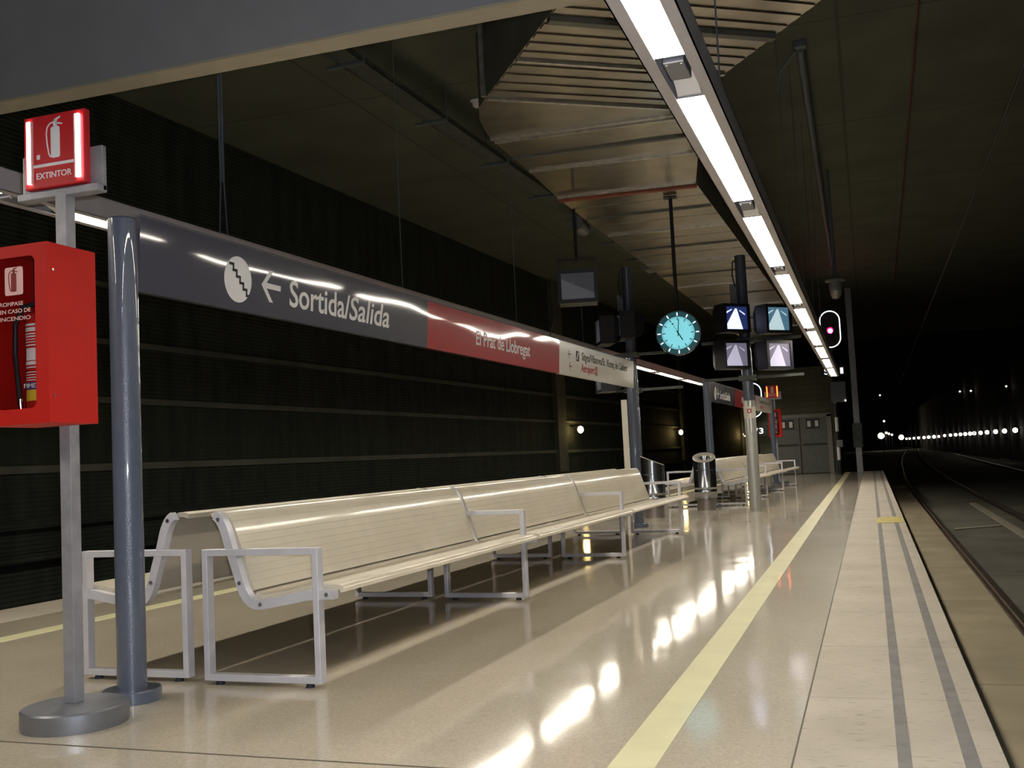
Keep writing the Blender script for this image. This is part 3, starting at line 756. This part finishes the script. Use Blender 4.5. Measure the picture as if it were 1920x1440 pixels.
# ------------------------------------------------------------------ monitor masts
def make_mast(label, x, y, low, arms=((2.28, -.75, .95), (2.93, -.75, .95))):
    t = thing('monitor_mast', label, 'mast', (x, y, 0), group='monitor masts')
    mb(low).lathe([(.1, 0), (.1, 1.9), (.098, 1.905)], 40).build('lower_tube', t, smooth=True)
    mb('column').lathe([(.094, 1.9), (.094, 4.45), (.09, 4.455)], 40).build('upper_tube', t, smooth=True)
    for z, xa, xb in arms:
        m = MB().use('tray'); m.box(xa, xb, -.06, -.0, z, z + .045); m.box(-.14, .14, -.14, .14, z - .02, z + .06); m.build('bracket_arm', t)
    m = MB().use('speaker'); m.box(-.22, -.02, .06, .22, 3.6, 3.98, .01); m.build('junction_box', t)
    m = MB().use('wire'); m.path([(-.02, -.1, 4.4), (-.12, -.1, 4.34), (-.14, -.1, 4.1), (-.1, -.1, 3.9)], .012, 8); m.build('cable_loop', t, smooth=True)
    return t
mt = make_mast('pale grey mast with four lit monitors and a white band, past the clock', -1.90, 18.5, 'mastlow')
m = MB().use('whitepanel'); m.lathe([(.104, 1.6), (.104, 1.8)], 36); m.use('redtxt'); m.box(-.03, .04, -.1075, -.1035, 1.69, 1.76); m.use('white'); m.box(-.012, .022, -.108, -.107, 1.708, 1.742)
b_ = m.build('white_band', mt); b_['label'] = 'white band with a small red mark'
ml = make_mast('blue-grey monitor mast beyond the white sign end, screens turned to the dark wall', -3.93, 18.5, 'column', ((2.2, -.62, .9), (2.84, -.55, .9)))
GM = 'platform monitors'
def make_monitor(label, c, ang, keys, w_=.46, h_=.39, depth=.42):
    """c = centre of the screen"""
    t = thing('platform_monitor', label, 'monitor', c, math.radians(ang), GM)
    e = .05; W, H = w_ / 2 + e, h_ / 2 + e
    m = MB().use('darkbox')
    m.ringplate([(W, H), (-W, H), (-W, -H), (W, -H)], [(w_ / 2, h_ / 2), (-w_ / 2, h_ / 2), (-w_ / 2, -h_ / 2), (w_ / 2, -h_ / 2)], -.03, .02)
    m.box(-W, W, .02, depth * .55, -H, H)
    vs = []
    W2, H2 = W * .62, H * .62
    A = [m.bm.verts.new((x, depth * .55, z)) for x, z in ((-W, -H), (W, -H), (W, H), (-W, H))]
    B = [m.bm.verts.new((x, depth, z)) for x, z in ((-W2, -H2), (W2, -H2), (W2, H2), (-W2, H2))]
    for i in range(4): m.bm.faces.new((A[i], A[(i + 1) % 4], B[(i + 1) % 4], B[i]))
    m.bm.faces.new(B)
    m.build('shell', t)
    s = MB().use(keys[0]); s.box(-w_ / 2, w_ / 2, -.004, .019, -h_ / 2, h_ / 2); s.use(keys[1])
    X = lambda a: a * w_; Z = lambda b: b * h_
    s.poly([(X(-.05), -.0055, Z(.42)), (X(.03), -.0055, Z(.42)), (X(.28), -.0055, Z(-.5)), (X(-.48), -.0055, Z(-.5)), (X(-.48), -.0055, Z(-.3))])
    s.poly([(X(-.45), -.0055, Z(.28)), (X(-.2), -.0055, Z(.4)), (X(-.2), -.0055, Z(.36)), (X(-.45), -.0055, Z(.2))])
    s.poly([(X(.15), -.0055, Z(.36)), (X(.4), -.0055, Z(.2)), (X(.4), -.0055, Z(.13)), (X(.15), -.0055, Z(.32))])
    s.build('screen', t)
    return t
make_monitor('monitor with the brightest blue-white picture, upper one beside the clock', (-1.98, 18.1, 3.315), 46, ('scrA', 'scrAw'))
make_monitor('monitor with a slate-blue picture, upper one under the lighting rail', (-1.29, 18.1, 3.24), 46, ('scrB', 'scrBw'))
make_monitor('monitor with a lilac picture, lower one beside the clock', (-2.02, 18.1, 2.69), 46, ('scrC', 'scrCw'))
make_monitor('monitor with a lilac-grey picture, lower one under the lighting rail', (-1.31, 18.1, 2.63), 46, ('scrC', 'scrCw'))
make_monitor('monitor turned edge-on above the white sign end, the upper one beside the clock', (-4.06, 18.2, 3.36), -66, ('scrD', 'scrDw'), .5, .38)
make_monitor('monitor turned edge-on above the white sign end, the upper one away from the clock', (-4.43, 18.2, 3.30), -66, ('scrD', 'scrDw'), .5, .4)
make_monitor('monitor showing its lower corner beneath the white sign end', (-4.46, 18.2, 2.45), -66, ('scrC', 'scrDw'), .5, .4)
hm = thing('hanging_monitor', 'dark monitor hanging on a thin pole from the duct edge', 'monitor', (-4.04, 15.4, 3.69), math.radians(14))
m = MB().use('darkbox'); m.ringplate([(.29, .26), (-.29, .26), (-.29, -.26), (.29, -.26)], [(.25, .2), (-.25, .2), (-.25, -.2), (.25, -.2)], -.03, .02); m.box(-.29, .29, .02, .4, -.26, .26); m.build('shell', hm)
m = MB().use('scrD'); m.box(-.25, .25, -.004, .019, -.2, .2); m.use('scrDw'); m.poly([(-.25, -.0055, .12), (.25, -.0055, -.12), (.25, -.0055, -.2), (-.25, -.0055, -.2)]); m.ball((-.06, -.004, .06), .014, 8); m.build('screen', hm)
m = MB().use('black'); m.tube((0, .1, .4), (0, .1, 1.22), .022, 12); m.build('pole', hm, smooth=True)
m = MB().use('black'); m.box(-.31, .31, -.02, .02, .4, .43); m.box(-.31, -.29, -.02, .02, -.26, .4); m.box(.29, .31, -.02, .02, -.26, .4); m.box(-.02, .02, -.02, .12, .4, .43); m.build('hanger_frame', hm)
m = MB().use('wire'); m.path([(-.33, .05, .1), (-.36, .05, -.3), (-.40, .05, -.55), (-.48, .1, -.75)], .012, 8); m.build('loose_cable', hm, smooth=True)

# ------------------------------------------------------------------ litter bins
def make_bin(label, loc, rz):
    t = thing('litter_bin', label, 'bin', loc, rz, 'stainless litter bins')
    sl = lambda x, y, z: z + (.42 * y if z > .84 else 0)
    mb('binbase').lathe([(.168, 0), (.168, .2)], 40).build('plinth', t, smooth=True)
    b = MB().use('stainless')
    b.lathe([(.168, .2), (.205, .201), (.205, .32), (.208, .325), (.208, .335), (.205, .34), (.205, .40), (.208, .405), (.208, .415), (.205, .42), (.205, .72), (.2, .725), (.205, .73), (.205, .95), (.13, .951), (.12, .90), (.12, .6)], 44, shear=sl)
    b.build('body', t, smooth=True)
    b = MB().use('ring'); b.lathe([(.13, .944), (.206, .948), (.207, .956), (.2, .962), (.135, .962), (.125, .955), (.122, .93)], 44, shear=sl, cap=False, cap0=False); b.build('top_ring', t, smooth=True)
    return t
b1 = make_bin('stainless litter bin with slanted ring opening, standing in front of the distant bench', (-2.86, 19.32, 0), .12)
b2 = copy_tree(b1); b2.location = (-3.47, 17.5, 0); b2.rotation_euler.z = PI / 2 + .2
b2['label'] = 'stainless litter bin just beyond the end of the near bench, beside the white-end column'

# ------------------------------------------------------------------ ventilation duct
ZD, HD = 5.0, .84
duct = thing('ventilation_duct', 'wide galvanised ventilation duct under the ceiling, bent over the platform', 'duct', (0, 0, 0))
def sec(pts, nm, zb=ZD):
    m = MB(); m.use('steel')
    n = len(pts); A = [m.bm.verts.new((x, y, zb)) for x, y in pts]; B = [m.bm.verts.new((x, y, zb + HD)) for x, y in pts]
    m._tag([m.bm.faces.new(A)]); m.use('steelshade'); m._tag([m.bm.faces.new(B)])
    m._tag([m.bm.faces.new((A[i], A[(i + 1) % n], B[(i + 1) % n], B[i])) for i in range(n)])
    return m.build(nm, duct)
u = Vector((-.58, .815)); pl = Vector((-2.235, 8.44)); pr_ = Vector((-.119, 9.42))
def Lp(s): return tuple(pl + u * s)
def Rp(s): return tuple(pr_ + u * s)
# diagonal run, corner piece, transition piece, straight run
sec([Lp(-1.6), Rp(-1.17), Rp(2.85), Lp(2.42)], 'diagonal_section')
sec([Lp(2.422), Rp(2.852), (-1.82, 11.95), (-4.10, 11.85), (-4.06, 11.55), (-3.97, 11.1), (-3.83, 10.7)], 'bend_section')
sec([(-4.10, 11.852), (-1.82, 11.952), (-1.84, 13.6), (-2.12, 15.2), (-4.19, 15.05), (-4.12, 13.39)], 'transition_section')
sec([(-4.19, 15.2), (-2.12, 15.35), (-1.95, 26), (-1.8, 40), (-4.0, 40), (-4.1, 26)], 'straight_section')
def flange(a, b, nm='flange', key='flange', w_=.05, h_=.03):
    a = Vector(a); b = Vector(b); d = (b - a).normalized(); n = Vector((-d.y, d.x)) * w_ / 2
    a = a + d * .012; b = b - d * .012
    m = MB().use(key); m.prism([tuple(a + n), tuple(b + n), tuple(b - n), tuple(a - n)], ZD - h_, ZD + .001, axis='Z'); return m.build(nm, duct)
flange(Lp(.35), Rp(.78), key='steelshade', w_=.09, h_=.05); flange(Lp(1.33), Rp(1.76)); flange(Lp(2.42), Rp(2.85)); flange((-4.1, 11.8), (-1.82, 11.9), w_=.035); flange((-4.1, 11.95), (-1.82, 12.05), w_=.035)
flange((-4.11, 12.7), (-1.83, 12.8), key='steelshade', w_=.07); flange((-4.12, 13.4), (-1.85, 13.55))
flange((-4.19, 15.07), (-2.1, 15.22), key='rust', w_=.1, h_=.06); flange((-4.19, 15.0), (-2.1, 15.13), w_=.035)
def ribs(pa, pb, n, key='steelshade', w_=.07):
    for i in range(n):
        t_ = (i + .5) / n; a = Vector(pa[0]).lerp(Vector(pa[1]), t_); b = Vector(pb[0]).lerp(Vector(pb[1]), t_)
        flange(tuple(a), tuple(b), 'rib', 'steel', .12, .014)
ribs((Lp(.42), Lp(1.28)), (Rp(.85), Rp(1.71)), 4); ribs((Lp(1.4), Lp(2.36)), (Rp(1.83), Rp(2.79)), 4); ribs((Lp(-1.55), Lp(.28)), (Rp(-1.12), Rp(.71)), 8)
m = MB().use('flange'); m.box(-3.68, -3.63, 10.36, 10.41, ZD + .001, ZD + HD - .001); m.build('corner_strip', duct)
for i, y in enumerate((16.6, 18.1, 19.7, 21.4, 23.0, 24.8, 26.6, 29, 32, 35)):
    flange((-4.17 + .008 * (y - 15), y), (-2.12 + .016 * (y - 15), y + .1), key='flange' if i % 2 else 'steelshade', w_=.06)
for y in (15.9, 17.3, 18.9, 20.5, 22.2, 23.9): flange((-4.17 + .008 * (y - 15), y), (-2.12 + .016 * (y - 15), y + .1), 'rib', 'steel', .12, .014)

# ------------------------------------------------------------------ services under the ceiling
tr = thing('cable_tray', 'steel cable tray running under the ceiling beside the duct', 'cable tray')
def TX(y): return -6.35 + .031 * y
m = MB().use('tray')
for a, b, z0, z1 in ((-.16, .16, 6.3, 6.31), (-.16, -.15, 6.3, 6.38), (.15, .16, 6.3, 6.38)):
    m.prism([(TX(6) + a, 6), (TX(6) + b, 6), (TX(40) + b, 40), (TX(40) + a, 40)], z0, z1, axis='Z')
m.build('trough', tr)
m = MB().use('black'); m.prism([(TX(6) - .1, 6), (TX(6) + .12, 6), (TX(40) + .12, 40), (TX(40) - .1, 40)], 6.312, 6.37, axis='Z'); m.build('cable_bundle', tr)
for y in (9.3, 11.9, 14.5, 17.1, 19.7, 22.3, 24.9, 27.5, 30.1):
    m = MB().use('pipe'); m.box(TX(y) - .34, TX(y) + .2, y - .025, y + .025, 6.26, 6.298); m.tube((TX(y) - .2, y, 6.29), (TX(y) - .2, y, ZC), .012, 8); m.tube((TX(y) + .18, y, 6.29), (TX(y) + .18, y, ZC), .012, 8); m.build('hanger', tr)
def make_speaker(label, x, y, z):
    t = thing('loudspeaker', label, 'loudspeaker', (x, y, z), 0, 'tubular loudspeakers by the cable tray')
    Rm = Matrix.Rotation(PI / 2, 4, 'X')
    mb('speaker').lathe([(.13, -.35), (.15, -.34), (.15, .34), (.13, .35)], 28, mtx=Rm).build('body', t, smooth=True)
    m = MB().use('speaker'); m.lathe([(.162, .3), (.162, .36), (.14, .362)], 28, mtx=Rm); m.build('front_ring', t, smooth=True)
    m = MB().use('alu'); m.box(-.03, .03, -.08, .08, .14, .17); m.tube((0, 0, .16), (0, 0, ZC - z), .015, 8); m.build('bracket', t)
make_speaker('grey tubular loudspeaker next to the cable tray, by the hanging monitor pole', -5.5, 21.4, 5.98)
make_speaker('grey tubular loudspeaker next to the cable tray, above the blue-grey monitor mast', -5.15, 27.0, 5.98)
sd = thing('smoke_detector', 'small white detector on the ceiling beside the duct bend', 'detector', (-5.6, 15.55, ZC))
mb('white').lathe([(.08, -.03), (.1, -.02), (.1, 0)], 24).build('mount', sd, smooth=True)
mb('white').ball((0, 0, -.06), .07, 16).build('sensor_head', sd, smooth=True)
m = MB().use('redcable'); m.path([(.9, 4, ZC - .05), (1.03, 14.5, ZC - .05), (1.12, 22, ZC - .05), (1.3, 40, ZC - .05)], .013, 8)
tag(m.build('red_cable', smooth=True), 'thin red cable running along the dark ceiling over the track', 'cable')
m = MB().use('wire'); m.path([(1.8, -4, 5.0), (1.84, 12, 5.0), (1.92, 20, 5.0), (2.1, 45, 5.0), (2.4, 80, 5.0)], .018, 8)
tag(m.build('contact_wire', smooth=True), 'dark overhead contact wire above the track beside the edge paving', 'wire')
cd = thing('ceiling_conduit', 'blue-grey conduit along the ceiling over the edge paving', 'conduit')
m = MB().use('pipe'); m.path([(-.535, 15.4, 6.82), (-.7, 35, 6.82)], .06, 12); m.build('pipe', cd, smooth=True)
m = MB().use('pipe'); m.box(-.62, -.45, 15.28, 15.42, 6.8, ZC, .01); m.path([(-.6, 15.3, 6.76), (-.85, 15.9, 6.7), (-.93, 16.2, 6.5)], .02, 8); m.build('end_bracket', cd)
dc = thing('dome_camera', 'dome camera on a thin drop pole above the red signal', 'camera', (-.42, 23, 0))
mb('pipe').tube((0, 0, 4.5), (0, 0, ZC), .035, 12).build('drop_pole', dc, smooth=True)
m = MB().use('speaker'); m.lathe([(.12, 4.3), (.13, 4.32), (.13, 4.5), (.2, 4.51), (.2, 4.54), (.05, 4.56)], 28); m.build('housing', dc, smooth=True)
m = MB().use('ring'); m.lathe([(.01, 4.13), (.07, 4.15), (.11, 4.22), (.12, 4.3)], 24); m.build('dome', dc, smooth=True)

# ------------------------------------------------------------------ signals, end of platform
def stadium(w_, h_, n=14):
    r = w_ / 2; c = h_ / 2 - r; pts = []
    for i in range(n + 1): a = PI * i / n; pts.append((r * math.cos(a), c + r * math.sin(a)))
    for i in range(n + 1): a = PI + PI * i / n; pts.append((r * math.cos(a), -c + r * math.sin(a)))
    return pts
def make_signal(label, loc, zc, plate, lit, zplate, lower):
    t = thing('railway_signal', label, 'signal', loc, 0, 'railway signals at the platform end')
    m = MB().use('black'); st = stadium(.68, 1.3); m.prism([(a, b + zc) for a, b in st], -.02, .02); bd = m.build('backboard', t)
    m = MB().use('retroring'); o_ = [(a, b + zc) for a, b in stadium(.70, 1.32)]; i_ = [(a, b + zc) for a, b in stadium(.63, 1.25)]; m.ringplate(o_, i_, -.03, -.02); m.build('outline', bd)
    if lit:
        m = MB().use('redlamp'); m.lathe([(.085, 0), (.085, .02)], 24, mtx=Matrix.Translation((0, -.03, zc - .06)) @ Matrix.Rotation(PI / 2, 4, 'X')); m.build('red_lamp', bd)
        m = MB().use('black'); 
        n = 20; m.ringplate([(.13 * math.cos(2 * PI * i / n), zc - .06 + .13 * math.sin(2 * PI * i / n)) for i in range(n)], [(.115 * math.cos(2 * PI * i / n), zc - .06 + .115 * math.sin(2 * PI * i / n)) for i in range(n)], -.14, -.02); m.build('hood', bd, smooth=True)
    m = MB().use('black'); m.box(-.42, .42, -.02, .01, zplate - .16, zplate + .16); p_ = m.build('number_plate', t)
    m = MB().use('retroletter')
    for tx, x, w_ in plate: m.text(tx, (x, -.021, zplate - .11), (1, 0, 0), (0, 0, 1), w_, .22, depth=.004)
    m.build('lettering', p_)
    m = MB()
    z = 0.
    cols = ['black', 'white'] * 10
    for i in range(8):
        zz0, zz1 = i * .5, min((i + 1) * .5, zplate - .2)
        if zz1 <= zz0: break
        m.use(cols[i]); m.tube((.0, .1, zz0), (.0, .1, zz1), .085 if i == 0 else .06, 16)
    m.use('black'); m.tube((0, .1, zplate - .3), (0, .1, zc + .3), .05, 12); m.build('striped_post', t, smooth=True)
    for q in lower: q(t)
    return t
def boxpart(t):
    m = MB().use('column'); m.box(-.12, .38, -.12, .05, 2.52, 3.24, .01); m.build('relay_box', t)
    m = MB().use('speaker'); m.box(-.05, .16, -.06, .02, .95, 1.2, .01); m.build('small_box', t)
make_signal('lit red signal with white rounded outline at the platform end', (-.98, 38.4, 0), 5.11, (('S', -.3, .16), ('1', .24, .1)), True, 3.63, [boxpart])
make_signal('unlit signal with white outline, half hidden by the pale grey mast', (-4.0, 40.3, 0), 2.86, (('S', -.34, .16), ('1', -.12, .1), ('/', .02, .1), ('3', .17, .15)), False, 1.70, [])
cp = thing('catenary_mast', 'tall dark grey mast at the platform end beside the track', 'mast', (-.33, 41.2, -.7))
m = MB().use('postgrey'); m.box(-.11, .11, -.11, .11, 0, ZC + .7, .008); m.build('shaft', cp)
m = MB().use('tray'); m.box(-.17, .17, -.2, -.11, 1.6, 2.5, .01); m.build('switch_box', cp)

# ------------------------------------------------------------------ lamps
ang_lights = [73.5, 79., 84.3, 90.1, 95.1, 100.6, 104.6, 109.6, 115., 121.1, 128.6, 138.2, 149.3, 159.8, 173.5, 187.8, 207.3, 228.2, 250.9, 271.3]
for y in ang_lights:
    t = thing('tunnel_lamp', 'small round white lamp in the receding row on the dark tunnel wall', 'lamp', (8.95, y, 1.36 if y < 140 else 1.3), 0, 'tunnel lamps in the receding row')
    r = .16 if y < 100 else .17 if y < 150 else .24
    mb('tunnelbulb').ball((0, 0, 0), r, 14).build('globe', t, smooth=True)
    mb('black').box(.05, .295, -.07, .07, -.05, .05).build('wall_bracket', t)
for y, lab in ((34.3, 'glowing bulb lamp on the dark wall below the white sign end'), (50.2, 'glowing bulb lamp on the dark wall, seen between two blue-grey columns'), (70., 'glowing bulb lamp on the dark wall, seen beside the pale grey mast')):
    t = thing('wall_lamp', lab, 'lamp', (WX(y) + .36, y, 1.97), 0, 'bulb lamps on the dark wall')
    mb('bulb').ball((0, 0, 0), .1 if y < 60 else .13, 16, (1, 1, 1.2)).build('bulb', t, smooth=True)
    mb('black').tube((-.345, 0, .14), (0, 0, .1), .03, 10).build('wall_arm', t, smooth=True)
FAR = [(2.36, 200, 2.0, .55, 'large yellow-white lamp glowing far down the tunnel'), (5.76, 200, 1.55, .45, 'orange-tinged lamp far down the tunnel beginning the lamp row'),
       (3.05, 200, 7.1 - 2.5, .17, 'faint blue-white light far off just above the large yellow-white lamp'), (2.68, 200, 9.3, .12, 'tiny high light far off above the tunnel mouth'),
       (16.0, 200, 9.1, .14, 'first of three tiny high lights over the lamp row'), (17.8, 200, 9.1, .14, 'second of three tiny high lights over the lamp row'), (23.5, 200, 9.5, .14, 'last of three tiny high lights over the lamp row'),
       (3.3, 200, 2.5, .18, 'first of three small lamps in a short falling row near the large lamp'), (3.7, 200, 2.3, .18, 'middle of three small lamps in a short falling row near the large lamp'), (4.2, 200, 2.1, .18, 'last of three small lamps in a short falling row near the large lamp')]
for x, y, z, r, lab in FAR:
    if y == 200 and x > 9:      # these hang in the open beyond the right wall's height: bring them to the wall
        k = 8.9 / x; x, y, z, r = 8.9, y * k, 1.1 + (z - 1.1) * k, r * k
    if z > 6:
        k = 4.6 / (z - 1.1); x, y, z, r = x * k, y * k, 1.1 + (z - 1.1) * k, r * k
    o = thing('distant_light', lab, 'light', (x, y, z), 0, 'distant lights')
    mb('farbulb').ball((0, 0, 0), r, 12).build('globe', o, smooth=True)
    mb('black').tube((0, .1, -.72 - z), (0, .1, r * .5), .035, 8).build('post', o, smooth=True)

# ------------------------------------------------------------------ light, camera
fl = bpy.data.lights.new('camera_flash', 'POINT'); fl.energy = 330; fl.color = (.8, .88, 1.); fl.shadow_soft_size = .02
fo = bpy.data.objects.new('camera_flash', fl); C.objects.link(fo); fo.location = (.05, .03, 1.17)

wd = bpy.data.worlds.new('night'); bpy.context.scene.world = wd; wd.use_nodes = True
wd.node_tree.nodes['Background'].inputs['Color'].default_value = (.01, .012, .02, 1); wd.node_tree.nodes['Background'].inputs['Strength'].default_value = .02

cam = bpy.data.cameras.new('camera'); co = bpy.data.objects.new('camera', cam); C.objects.link(co)
cam.sensor_width = 36; cam.sensor_fit = 'HORIZONTAL'; cam.lens = 36 * 1960 / 1920; cam.clip_start = .05; cam.clip_end = 600
yaw, pitch, roll = -.3244, .0713, -.0486
cy, sy = math.cos(yaw), math.sin(yaw); cp_, sp_ = math.cos(pitch), math.sin(pitch); cr, sr = math.cos(roll), math.sin(roll)
Rz = Matrix(((cy, -sy, 0), (sy, cy, 0), (0, 0, 1))); A = Matrix(((1, 0, 0), (0, 0, -1), (0, 1, 0)))
Rx = Matrix(((1, 0, 0), (0, cp_, sp_), (0, -sp_, cp_))); Rr = Matrix(((cr, -sr, 0), (sr, cr, 0), (0, 0, 1)))
W2C = Rr @ Rx @ A @ Rz                          # world -> x right, y down, z forward
W2B = Matrix(((1, 0, 0), (0, -1, 0), (0, 0, -1))) @ W2C
co.matrix_world = Matrix.Translation((0, 0, 1.1)) @ W2B.transposed().to_4x4()
sc = bpy.context.scene; sc.camera = co
sc.view_settings.view_transform = 'Standard'; sc.view_settings.look = 'None'; sc.view_settings.gamma = 1; sc.view_settings.use_curve_mapping = False
sc.view_settings.exposure = .45
sc.cycles.use_denoising = True
sc.cycles.max_bounces = 8; sc.cycles.diffuse_bounces = 5
sc.cycles.sample_clamp_indirect = 6
